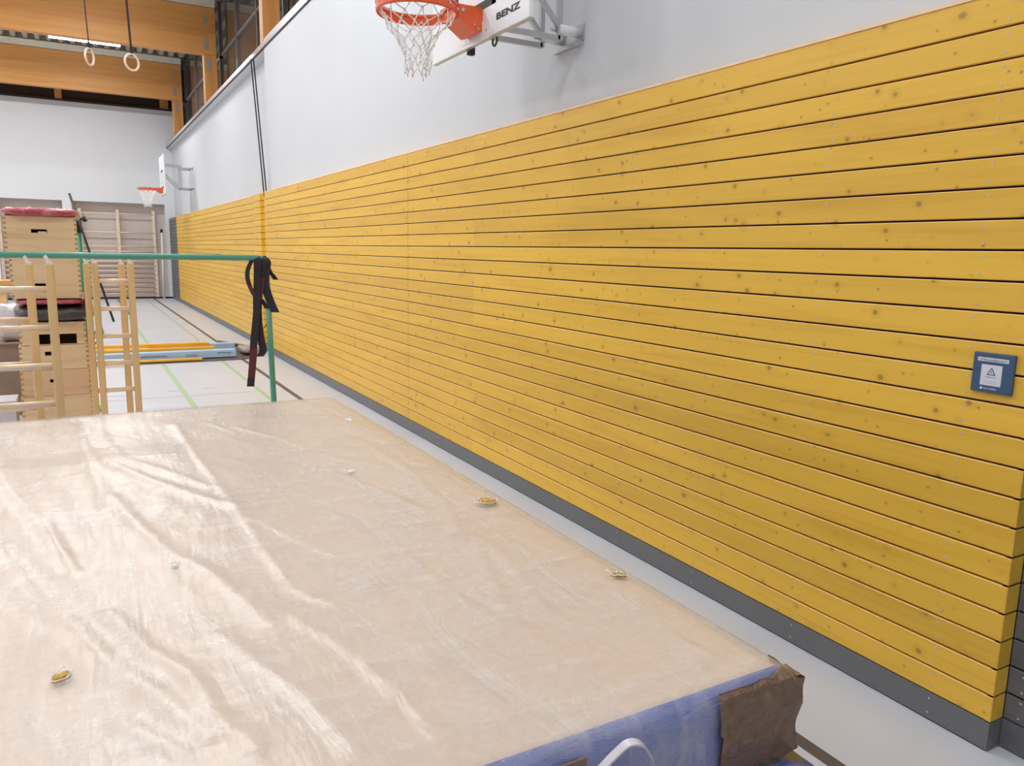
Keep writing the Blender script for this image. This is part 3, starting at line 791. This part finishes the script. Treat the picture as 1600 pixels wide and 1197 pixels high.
# brown packing paper round the near corner
def kraft():
    bm = bmesh.new(); rnd = random.Random(4)
    # path along the near face then round the corner on to the side
    P = []; n1, n2 = 30, 10
    for i in range(n1+1): P.append((Vector((-1.690+(MX1+.012+1.690)*i/n1, MY0-.016, 0)), Vector((0, -1, 0))))
    for i in range(1, n2+1): P.append((Vector((MX1+.016, MY0-.012+.085*i/n2, 0)), Vector((1, 0, 0))))
    K = 14; g = []
    for j in range(K+1):
        row = []
        for i, (p, nrm) in enumerate(P):
            zt_ = MZ-.002 if i < n1-4 else (MZ-.012 if i <= n1 else MZ-.020); z = zt_ - (zt_-MZ+.162)*j/K
            nn = .006*noise.noise(Vector((p.x*16+p.y*16, z*18, 2))) + .004*noise.noise(Vector((p.x*45+p.y*40, z*40, 7)))
            bulge = .004*math.sin(j/K*math.pi)
            q = p + nrm*(nn+bulge); q.z = z + .004*noise.noise(Vector((p.x*30, p.y*30, j*.3)))
            if i == 0: q.x += .012*noise.noise(Vector((0, z*30, 1))) + (.03 if j > K*.45 else 0)
            if i > n1-3: q += Vector((-.010, .006, 0))*max(0, math.sin((j/K-.35)*math.pi/.65)) if j/K > .35 else Vector()
            row.append(bm.verts.new(q))
        g.append(row)
    for j in range(K):
        for i in range(len(P)-1): bm.faces.new((g[j][i], g[j][i+1], g[j+1][i+1], g[j+1][i]))
    # folded over the top corner
    top_ = g[0]; prev = top_
    for k in range(1, 4):
        cur = []
        for i, v in enumerate(top_):
            a = max(0, (i-18)/len(top_))*.05
            d = Vector((0, 1, 0)) if i <= n1-1 else Vector((-.5, 0, 0))
            a = a if i <= n1 else 0
            cur.append(bm.verts.new(v.co + d*(.006+a*k/1.2) + Vector((0, 0, .008 if k > 1 else .006))))
        for i in range(len(top_)-1): bm.faces.new((prev[i], prev[i+1], cur[i+1], cur[i]))
        prev = cur
    return bm
kp = obj('packing_paper', kraft(), 'kraft', top); kp['label'] = 'brown paper taped around corner'
sm = kp.modifiers.new('thick', 'SOLIDIFY'); sm.thickness = .0015
obj('paper_patch', BX((-2.03, -1.975, MY0-.016, MY0-.012, .76, .882)), 'kraft', top)
hp = smooth_path([at(935, 1206, Y=MY0-.035), at(962, 1178, Y=MY0-.045), at(983, 1161, Y=MY0-.055), at(1003, 1163, Y=MY0-.06), at(1016, 1182, Y=MY0-.05), at(1021, 1205, Y=MY0-.035)], 6)
obj('carry_strap', strip_add(bmesh.new(), hp, .017, (0.25, .97, 0), .003), 'whitebag', top)
for k in range(1, 5):
    zt = .7335-.1834*(k-1)
    dx, dy = ((.032, -.10) if k == 1 else (random.uniform(-.02, .01), random.uniform(-.03, .03)))
    mt = thing('crash_mat', 'grey blue crash mat directly beneath the uppermost one' if k == 1 else 'film wrapped crash mat, %s of the stack' % {2: 'third from the top', 3: 'fourth from the top', 4: 'lowest'}[k], 'mat', ((MX0+MX1)/2, MY0, zt-.183), 'stack of crash mats')
    obj('mat_core', mat_body(MX0+dx, MX1+dx, MY0+dy, MY1+dy, zt-.0005, .181, mt, 30, 40), ['pe_film', 'mat_blue'], mt)

# ================================================================== GREEN BAR FRAME AND STRAPS
gf = thing('bar_frame', 'green tubular steel frame with a long crossbar and draped black straps', 'frame', (-1.5, 5.5, 0))
GZ = 1.597; gx = -1.490; R = .0195
pth = [(-4.6, 5.5, GZ+.002), (-3, 5.5, GZ), (gx-.06, 5.5, GZ)]
obj('crossbar', TB(pth + smooth_path([(gx-.05, 5.5, GZ), (gx-.015, 5.5, GZ-.012), (gx, 5.5, GZ-.05)], 5)[1:], R, 14), 'green', gf)
obj('post', TB([(gx, 5.5, GZ-.045), (gx+.022, 5.5, .64), (gx+.037, 5.5, .02)], R, 14), 'green', gf)
obj('post', TB([(-4.6, 5.5, GZ+.02), (-4.66, 5.5, .02)], R, 14), 'green', gf)
obj('foot', BX((gx+.01, gx+.07, 5.1, 5.9, 0, .03)), 'green', gf, bevel=.004)
obj('foot', BX((-4.69, -4.63, 5.1, 5.9, 0, .03)), 'green', gf, bevel=.004)
def rib(px, Y, w, mats_idx=None, side=None, mi=0):
    pts = smooth_path([at(x, y, Y=Y+dy) for x, y, dy in px], 5)
    sd = side or tuple(RT)
    if mats_idx:
        n = len(pts)-1; mis = [mats_idx[min(len(mats_idx)-1, int(i/n*len(mats_idx)))] for i in range(n)]
    else: mis = None
    return strip_add(bmesh.new(), pts, w, sd, .003, mi, mis)
st = thing('strap_bundle', 'black and dark red webbing straps draped over corner of green frame', 'strap', tuple(at(402, 402, Y=5.47)), None)
s1 = [(400, 400, .0), (402, 409, -.03), (402, 440, -.03), (401, 470, -.03), (401, 490, -.03), (397, 530, -.03), (395, 565, -.03), (391.5, 604, -.03)]
obj('strap', rib(s1, 5.5, .050, [0]*21+[1]*5+[0]*2), ['web', 'web_red'], st)
s2 = [(410, 400, -.0), (410, 410, -.036), (409, 434, -.036), (404, 468, -.028), (404, 500, -.026), (408, 530, -.026), (411, 548, -.024), (406, 557, -.022)]
obj('strap', rib(s2, 5.5, .050, [0, 0, 1, 0, 0, 0, 0]), ['web', 'web_red'], st)
s3 = [(396, 402, .02), (388, 419, -.02), (386.5, 432, -.022), (390, 446, -.022), (398, 462, -.02), (409, 469, -.02), (417, 482, -.02)]
obj('strap', rib(s3, 5.5, .030, [0, 0, 0, 1, 0, 0]), ['web', 'web_red'], st)
s4 = [(412, 403, .0), (417, 411, -.04), (413, 434, -.04), (416, 452, -.04), (422, 470, -.035), (430, 488, -.03)]
obj('strap', rib(s4, 5.5, .058), 'navy', st)
s5 = [(414, 404, .03), (421, 424, .02), (426, 430, .02), (431, 437, .02)]
obj('strap', rib(s5, 5.5, .034), 'web', st)
obj('cord', TB(smooth_path([at(419, 470, Y=5.53), at(418, 495, Y=5.53), at(416, 508, Y=5.53), at(411, 513, Y=5.53)], 5), .003, 6), 'web', st)
s6 = [(411, 401, .01), (416, 406, -.046), (417, 425, -.046), (415, 440, -.045)]
obj('strap', rib(s6, 5.5, .040), 'web', st)

# ================================================================== LADDERS
def ladder(name_label, xl, xr, Y, ztop, zr, group, wr=.047, dep=.05, hooks=True):
    t = thing('climbing_ladder', name_label, 'ladder', ((xl+xr)/2, Y, 0), group)
    for x in (xl, xr):
        r = obj('rail', BX((x-wr/2, x+wr/2, Y-dep/2, Y+dep/2, 0, ztop)), 'ladder', t, bevel=.010)
        cap = BX((x-wr*.3, x+wr*.3, Y-.012, Y+.012, ztop-.004, ztop+.012))
        if hooks:
            tube_add(cap, smooth_path([(x-.004, Y, ztop), (x-.012, Y, ztop+.03), (x-.02, Y, ztop+.042)], 3), .009, 8)
        obj('hook', cap, 'white_paint', r)
    for z in zr:
        obj('rung', TB([(xl, Y, z), (xr, Y, z)], .0175, 12), 'rung', t)
    return t
G = 'wooden climbing ladders behind the mats'
ladder('wooden ladder with white tipped rails, frontmost right of the vaulting box', -2.508, -2.268, 6.6, 1.535, [1.397-.208*k for k in range(7)], G, hooks=True)
ladder('wooden ladder mostly hidden just behind the frontmost right ladder', -2.560, -2.318, 6.85, 1.525, [1.387-.216*k for k in range(7)], G)
ladder('wooden ladder at left edge standing before the vaulting box, nearer one', -3.085, -2.755, 4.9, 1.560, [1.422-.2095*k for k in range(7)], G, wr=.044)
ladder('wooden ladder at left edge one step behind the nearest ladder', -3.20, -2.868, 5.3, 1.550, [1.225-.26*k for k in range(5)], G, wr=.044)

# ================================================================== VAULTING BOX
BXL, BXR, BY0, BY1 = -3.055, -2.595, 7.0, 8.25
def frame_section(z0, z1, xl, xr, hole, parent, m='boxwood', th=.022, marks=True):
    bm = bmesh.new()
    def wallp(y0, y1):
        if hole:
            hx0, hx1, hz0, hz1 = hole
            for q in ((xl, hx0, z0, z1), (hx1, xr, z0, z1), (hx0, hx1, z0, hz0), (hx0, hx1, hz1, z1)):
                if q[3]-q[2] > .002: bbox_add(bm, q[0], q[1], y0, y1, q[2], q[3])
        else: bbox_add(bm, xl, xr, y0, y1, z0, z1)
    wallp(BY0, BY0+th); wallp(BY1-th, BY1)
    bbox_add(bm, xl, xl+th, BY0+th, BY1-th, z0, z1); bbox_add(bm, xr-th, xr, BY0+th, BY1-th, z0, z1)
    bbox_add(bm, xl+.05, xr-.05, BY0+.3, BY0+.31, z0+.0, z1, 2)
    if marks:
        n = max(2, int((z1-z0)/.036))
        for k in range(n):
            za = z0 + (k+.25)*(z1-z0)/n; zb = za + .45*(z1-z0)/n
            for (a, b) in ((xl-.0008, xl+th*.8), (xr-th*.8, xr+.0008)): bbox_add(bm, a, b, BY0-.0008, BY0+th*.5, za, zb, 1)
    return obj('box_section', bm, [m, 'endgrain', 'inside'], parent)
def pad(x0, x1, y0, y1, z0, z1, amp, seed):
    bm = bmesh.new(); nx, ny, nz = 22, 30, 6
    def pt(u, v, w):
        # superellipse box
        a = Vector((u, v, w)); s = 5
        k = (abs(u)**s+abs(v)**s+abs(w)**s)**(1/s) or 1
        m = max(abs(u), abs(v), abs(w)); a *= (m/k if k else 1)*1.06
        p = Vector(((x0+x1)/2+a.x*(x1-x0)/2, (y0+y1)/2+a.y*(y1-y0)/2, (z0+z1)/2+a.z*(z1-z0)/2))
        n = noise.noise(p*9+Vector((seed, 0, 0)))*amp + noise.noise(p*28+Vector((0, seed, 0)))*amp*.5
        return p + Vector((u*n*.7, v*n*.7, w*n*.8 if w > -.9 else 0))
    faces = []
    def grid(f, a, b):
        g = [[bm.verts.new(f(-1+2*i/a, -1+2*j/b)) for i in range(a+1)] for j in range(b+1)]
        for j in range(b):
            for i in range(a): q = bm.faces.new((g[j][i], g[j][i+1], g[j+1][i+1], g[j+1][i])); q.smooth = True
    grid(lambda s, t: pt(s, t, 1), nx, ny); grid(lambda s, t: pt(s, t, -1), nx, ny)
    grid(lambda s, t: pt(s, -1, t), nx, nz); grid(lambda s, t: pt(s, 1, t), nx, nz)
    grid(lambda s, t: pt(-1, s, t), ny, nz); grid(lambda s, t: pt(1, s, t), ny, nz)
    bmesh.ops.remove_doubles(bm, verts=bm.verts[:], dist=.0005)
    return bm
vb = thing('vaulting_box', 'tall wooden vaulting box with black film wrapped pad, carrying another box', 'vaulting box', (-2.8, 7.6, 0), 'stacked vaulting boxes')
cx = (BXL+BXR)/2
frame_section(.885, 1.062, BXL+.01, BXR+.005, (-2.975, -2.66, .889, .968), vb)
frame_section(.690, .881, BXL, BXR+.01, (-2.885, -2.80, .800, .832), vb)
frame_section(.480, .687, BXL-.005, BXR+.018, (-2.865, -2.79, .585, .612), vb, 'boxwood2')
frame_section(.270, .477, BXL-.012, BXR+.025, (-2.86, -2.78, .40, .430), vb)
frame_section(.03, .267, BXL-.02, BXR+.03, (-2.86, -2.78, .15, .18), vb, 'boxwood2')
for xx in (BXL+.02, BXR-.06):
    for yy in (BY0+.1, BY1-.15): obj('caster', BX((xx, xx+.04, yy, yy+.05, 0, .03)), 'rubber', vb)
obj('pad', pad(BXL-.015, BXR+.055, BY0-.04, BY1+.03, 1.068, 1.184, .010, 3), 'black_wrap', vb)
vl = thing('red_pad', 'thin red pad wrapped in film lying on the black pad', 'pad', (-2.8, 7.6, 1.188))
obj('pad', pad(BXL-.005, BXR+.02, BY0-.02, BY1+.0, 1.196, 1.240, .003, 9), 'red_wrap', vl)
obj('film_end', pad(BXR+.008, BXR+.04, BY0-.03, BY0+.15, 1.20, 1.285, .004, 12), 'red_wrap', vl)
ub = thing('vaulting_box', 'upper wooden vaulting box with shiny red pad, topmost of the pile', 'vaulting box', (-2.8, 7.6, 1.243), 'stacked vaulting boxes')
BXL, BXR = -3.075, -2.605
frame_section(1.246, 1.558, BXL+.008, BXR+.004, (-2.915, -2.83, 1.335, 1.362), ub)
obj('spacer', BX((BXL+.06, BXR-.06, BY0+.03, BY1-.03, 1.558, 1.578)), 'inside', ub)
frame_section(1.578, 1.868, BXL-.01, BXR-.0, (-2.91, -2.805, 1.745, 1.772), ub)
obj('grip', BX((-2.865, -2.81, BY0+.012, BY0+.03, 1.743, 1.757)), 'rung', ub)
obj('pad', pad(BXL-.02, BXR+.02, BY0-.04, BY1+.03, 1.866, 1.935, .007, 21), 'red_wrap', ub)

# green post with clamp and slanting rod behind the boxes
gp = thing('net_post', 'dark green post with a black clamp and thin slanting rod behind the boxes', 'post', (-2.585, 8.8, 0))
obj('post', TB([(-2.582, 8.8, .03), (-2.587, 8.8, 1.90)], .029, 14), 'green_dark', gp)
obj('base_plate', BX((-2.70, -2.48, 8.68, 8.92, 0, .03)), 'green_dark', gp)
obj('cap', TB([(-2.587, 8.8, 1.78), (-2.590, 8.8, 1.92)], .036, 12), 'rubber', gp)
ra, rb2 = at(108, 302, Y=8.74), at(178, 503, Y=8.74)
obj('rod', TB([ra, rb2], .011, 8), 'dark_metal', gp)
cc = at(130, 343, Y=8.74)
cl = bmesh.new(); tube_add(cl, [cc+Vector((-.05, .02, .02)), cc+Vector((.03, -.01, -.012))], .011, 8); tube_add(cl, [cc+Vector((.005, 0, .03)), cc+Vector((.012, 0, -.02))], .014, 8)
obj('clamp', cl, 'rubber', gp)

# odds and ends on the floor behind the ladders
c = at(155, 521, Z=0); t = thing('floor_bracket', 'small green metal foot lying on the floor seen between ladder rungs', 'bracket', tuple(c))
obj('plate', BX((c.x-.10, c.x+.08, c.y-.1, c.y+.1, 0, .05)), 'green_dark', t, bevel=.01); obj('lug', BX((c.x-.03, c.x+.07, c.y-.05, c.y+.05, .05, .11)), 'green_dark', t, bevel=.01)
c = at(150, 503, Z=0); t = thing('tripod_foot', 'small dark green foot beside the ladder rail, far on the floor', 'bracket', tuple(c))
obj('leg', TB([(c.x-.1, c.y, .02), (c.x, c.y, .30)], .025, 8), 'green_dark', t); obj('knob', TB([(c.x-.05, c.y, .27), (c.x+.08, c.y, .33)], .035, 8), 'rubber', t)
c = at(153, 538.5, Z=0); obj_ = tag(obj('cable_end', TB(smooth_path([(c.x-.3, c.y, .02), (c.x-.1, c.y+.03, .03), (c.x+.08, c.y, .02)], 4), .018, 8), 'grey_tarp', origin=tuple(c)), 'short dark cable end lying behind the yellow planks', 'cable')

# cartons and bag left of the box, seen through the ladder
t = thing('carton', 'large brown carton standing left of the vaulting box, behind the ladder', 'carton', (-3.25, 8.9, 0), 'cartons left of the vaulting box')
obj('body', BX((-3.50, -3.12, 8.8, 9.3, 0, .70)), 'cardboard', t, bevel=.004); obj('flap', BX((-3.51, -3.11, 8.79, 9.31, .70, .712)), 'cardboard', t)
t = thing('carton', 'small white carton low beside the vaulting box, behind the ladder', 'carton', (-3.1, 7.3, 0), 'cartons left of the vaulting box')
obj('body', BX((-3.26, -3.12, 7.2, 7.5, 0, .41)), 'whitebag', t, bevel=.004); obj('lid', BX((-3.265, -3.115, 7.195, 7.505, .41, .425)), 'whitebag', t)
tag(obj('plastic_bag', pad(-3.33, -3.12, 8.9, 9.2, .745, 1.06, .03, 5), 'whitebag', origin=(-3.22, 9, .714)), 'crumpled white plastic bag on the brown carton', 'bag')
t = thing('bench', 'low reddish wooden bench partly hidden at the left edge behind the ladder', 'bench', (-3.6, 9.9, 0))
obj('seat', BX((-4.6, -3.20, 9.8, 10.1, 1.22, 1.27)), 'glulam', t, bevel=.004)
for xx in (-4.4, -3.36): obj('leg', BX((xx, xx+.06, 9.85, 10.05, 0, 1.22)), 'ladder', t)

# ================================================================== PILE ON THE FLOOR
def beam_thing(name, label, cat, x0, x1, y, z0, w, h, m, group, slope=0, yaw=0):
    t = thing(name, label, cat, ((x0+x1)/2, y, z0), group)
    bm = bmesh.new()
    bar_add(bm, (x0, y, z0+h/2+slope), (x1, y+yaw, z0+h/2), w, h)
    obj('body', bm, m, t, bevel=.004)
    ym = y+yaw
    obj('end_cap', BX((x1, x1+.006, ym-w/2+.004, ym+w/2-.004, z0+.004, z0+h-.004)), m, t)
    return t
tarp = pad(-2.5, -.32, 12.02, 13.4, -.002, .014, .004, 31)
for v in tarp.verts: v.co.z = max(.0015, v.co.z)
tag(obj('tarpaulin', tarp, 'grey_tarp', origin=(-1.4, 12.8, .001)), 'grey tarpaulin spread under the yellow planks and blue cartons', 'tarpaulin')
bA = beam_thing('long_carton', 'long pale blue carton with lettering, front of the floor pile', 'carton', -2.75, -.59, 12.3, .028, .2, .105, 'blue', 'pale blue cartons in the floor pile')
text('lettering', 'ULTRA', (-1.30, 12.197, .055), .03, (1, 0, 0), (0, 0, 1), 'greyprint', bA, width=.17)
obj('print_line', BX((-1.9, -1.55, 12.198, 12.1995, .072, .086)), 'greyprint', bA); obj('print_line', BX((-.86, -.66, 12.198, 12.1995, .088, .102)), 'greyprint', bA)
beam_thing('long_carton', 'shorter pale blue carton lying behind the lettered blue one', 'carton', -1.75, -.50, 12.93, .028, .16, .13, 'blue', 'pale blue cartons in the floor pile')
GY = 'yellow planks in the floor pile'
beam_thing('yellow_plank', 'yellow plank highest at the back of the floor pile', 'plank', -3.8, -.90, 12.75, .150, .10, .048, 'beamyellow', GY, slope=.012)
beam_thing('yellow_plank', 'yellow plank with shortest visible end, second from the top', 'plank', -3.8, -1.135, 12.64, .094, .10, .052, 'beamyellow_edge', GY, slope=.014)
beam_thing('yellow_plank', 'yellow plank lying along the lettered blue carton', 'plank', -3.8, -.86, 12.46, .134, .09, .036, 'beamyellow', GY, slope=.004)
beam_thing('yellow_plank', 'thin yellow plank lowest and frontmost in the floor pile', 'plank', -3.0, -1.10, 12.05, .024, .07, .03, 'beamyellow', GY, slope=.0)
obj_ = tag(obj('board_offcut', BX((-2.47, -2.12, 11.86, 11.96, .0, .10)), 'bars', bevel=.004, origin=(-2.3, 11.9, 0)), 'short pale wood offcut in front of the yellow planks', 'board')
sl = pad(-.46, -.20, 12.35, 12.85, .045, .13, .012, 44)
tag(obj('crumpled_foil', sl, 'silver', origin=(-.42, 12.6, .015)), 'crumpled silvery wrapping at the right end of floor pile', 'wrapping')
bm = bmesh.new(); bar_add(bm, at(342, 535, Y=13.35), at(400, 544.5, Y=13.35), .22, .05)
tag(obj('grey_board', bm, 'grey_tarp', bevel=.004), 'dark grey slanting board behind right end of the pile', 'board')
bm = bmesh.new(); bar_add(bm, at(340, 535, Y=13.55)+Vector((0, 0, 0)), at(365, 536, Y=13.55), .05, .04)

# ================================================================== WALL BARS AT THE END WALL
def wall_bars(xp, label):
    t = thing('wall_bars', label, 'wall bars', ((xp[0]+xp[-1])/2, YF+.3, 0), 'wall bars in the end wall niches')
    for x in xp: obj('post', BX((x-.045, x+.045, YF+.16, YF+.26, 0, 2.74)), 'bars', t, bevel=.01)
    for z in (2.62, 2.05, 1.62, 1.465, 1.315, 1.165, 1.02, .875, .73, .585, .44, .295, .15):
        obj('rung', TB([(xp[0], YF+.17, z), (xp[-1], YF+.17, z)], .021, 8), 'bars', t)
wall_bars((-2.43, -1.40, -.385), 'pale wooden wall bars in the wide niche, right of green post')
wall_bars((-4.50, -3.72, -2.98), 'pale wooden wall bars behind the vaulting box at far left')
wp = thing('leaning_pole', 'thin white pole leaning beside the wall bars at hall corner', 'pole', (-.2, YF-.05, 0))
obj('pole', TB([(-.215, YF-.06, .0), (-.185, YF-.06, 2.10)], .032, 8), 'white_paint', wp); obj('tip', TB([(-.188, YF-.06, 2.08), (-.20, YF-.06, 2.18)], .04, 8), 'rubber', wp)
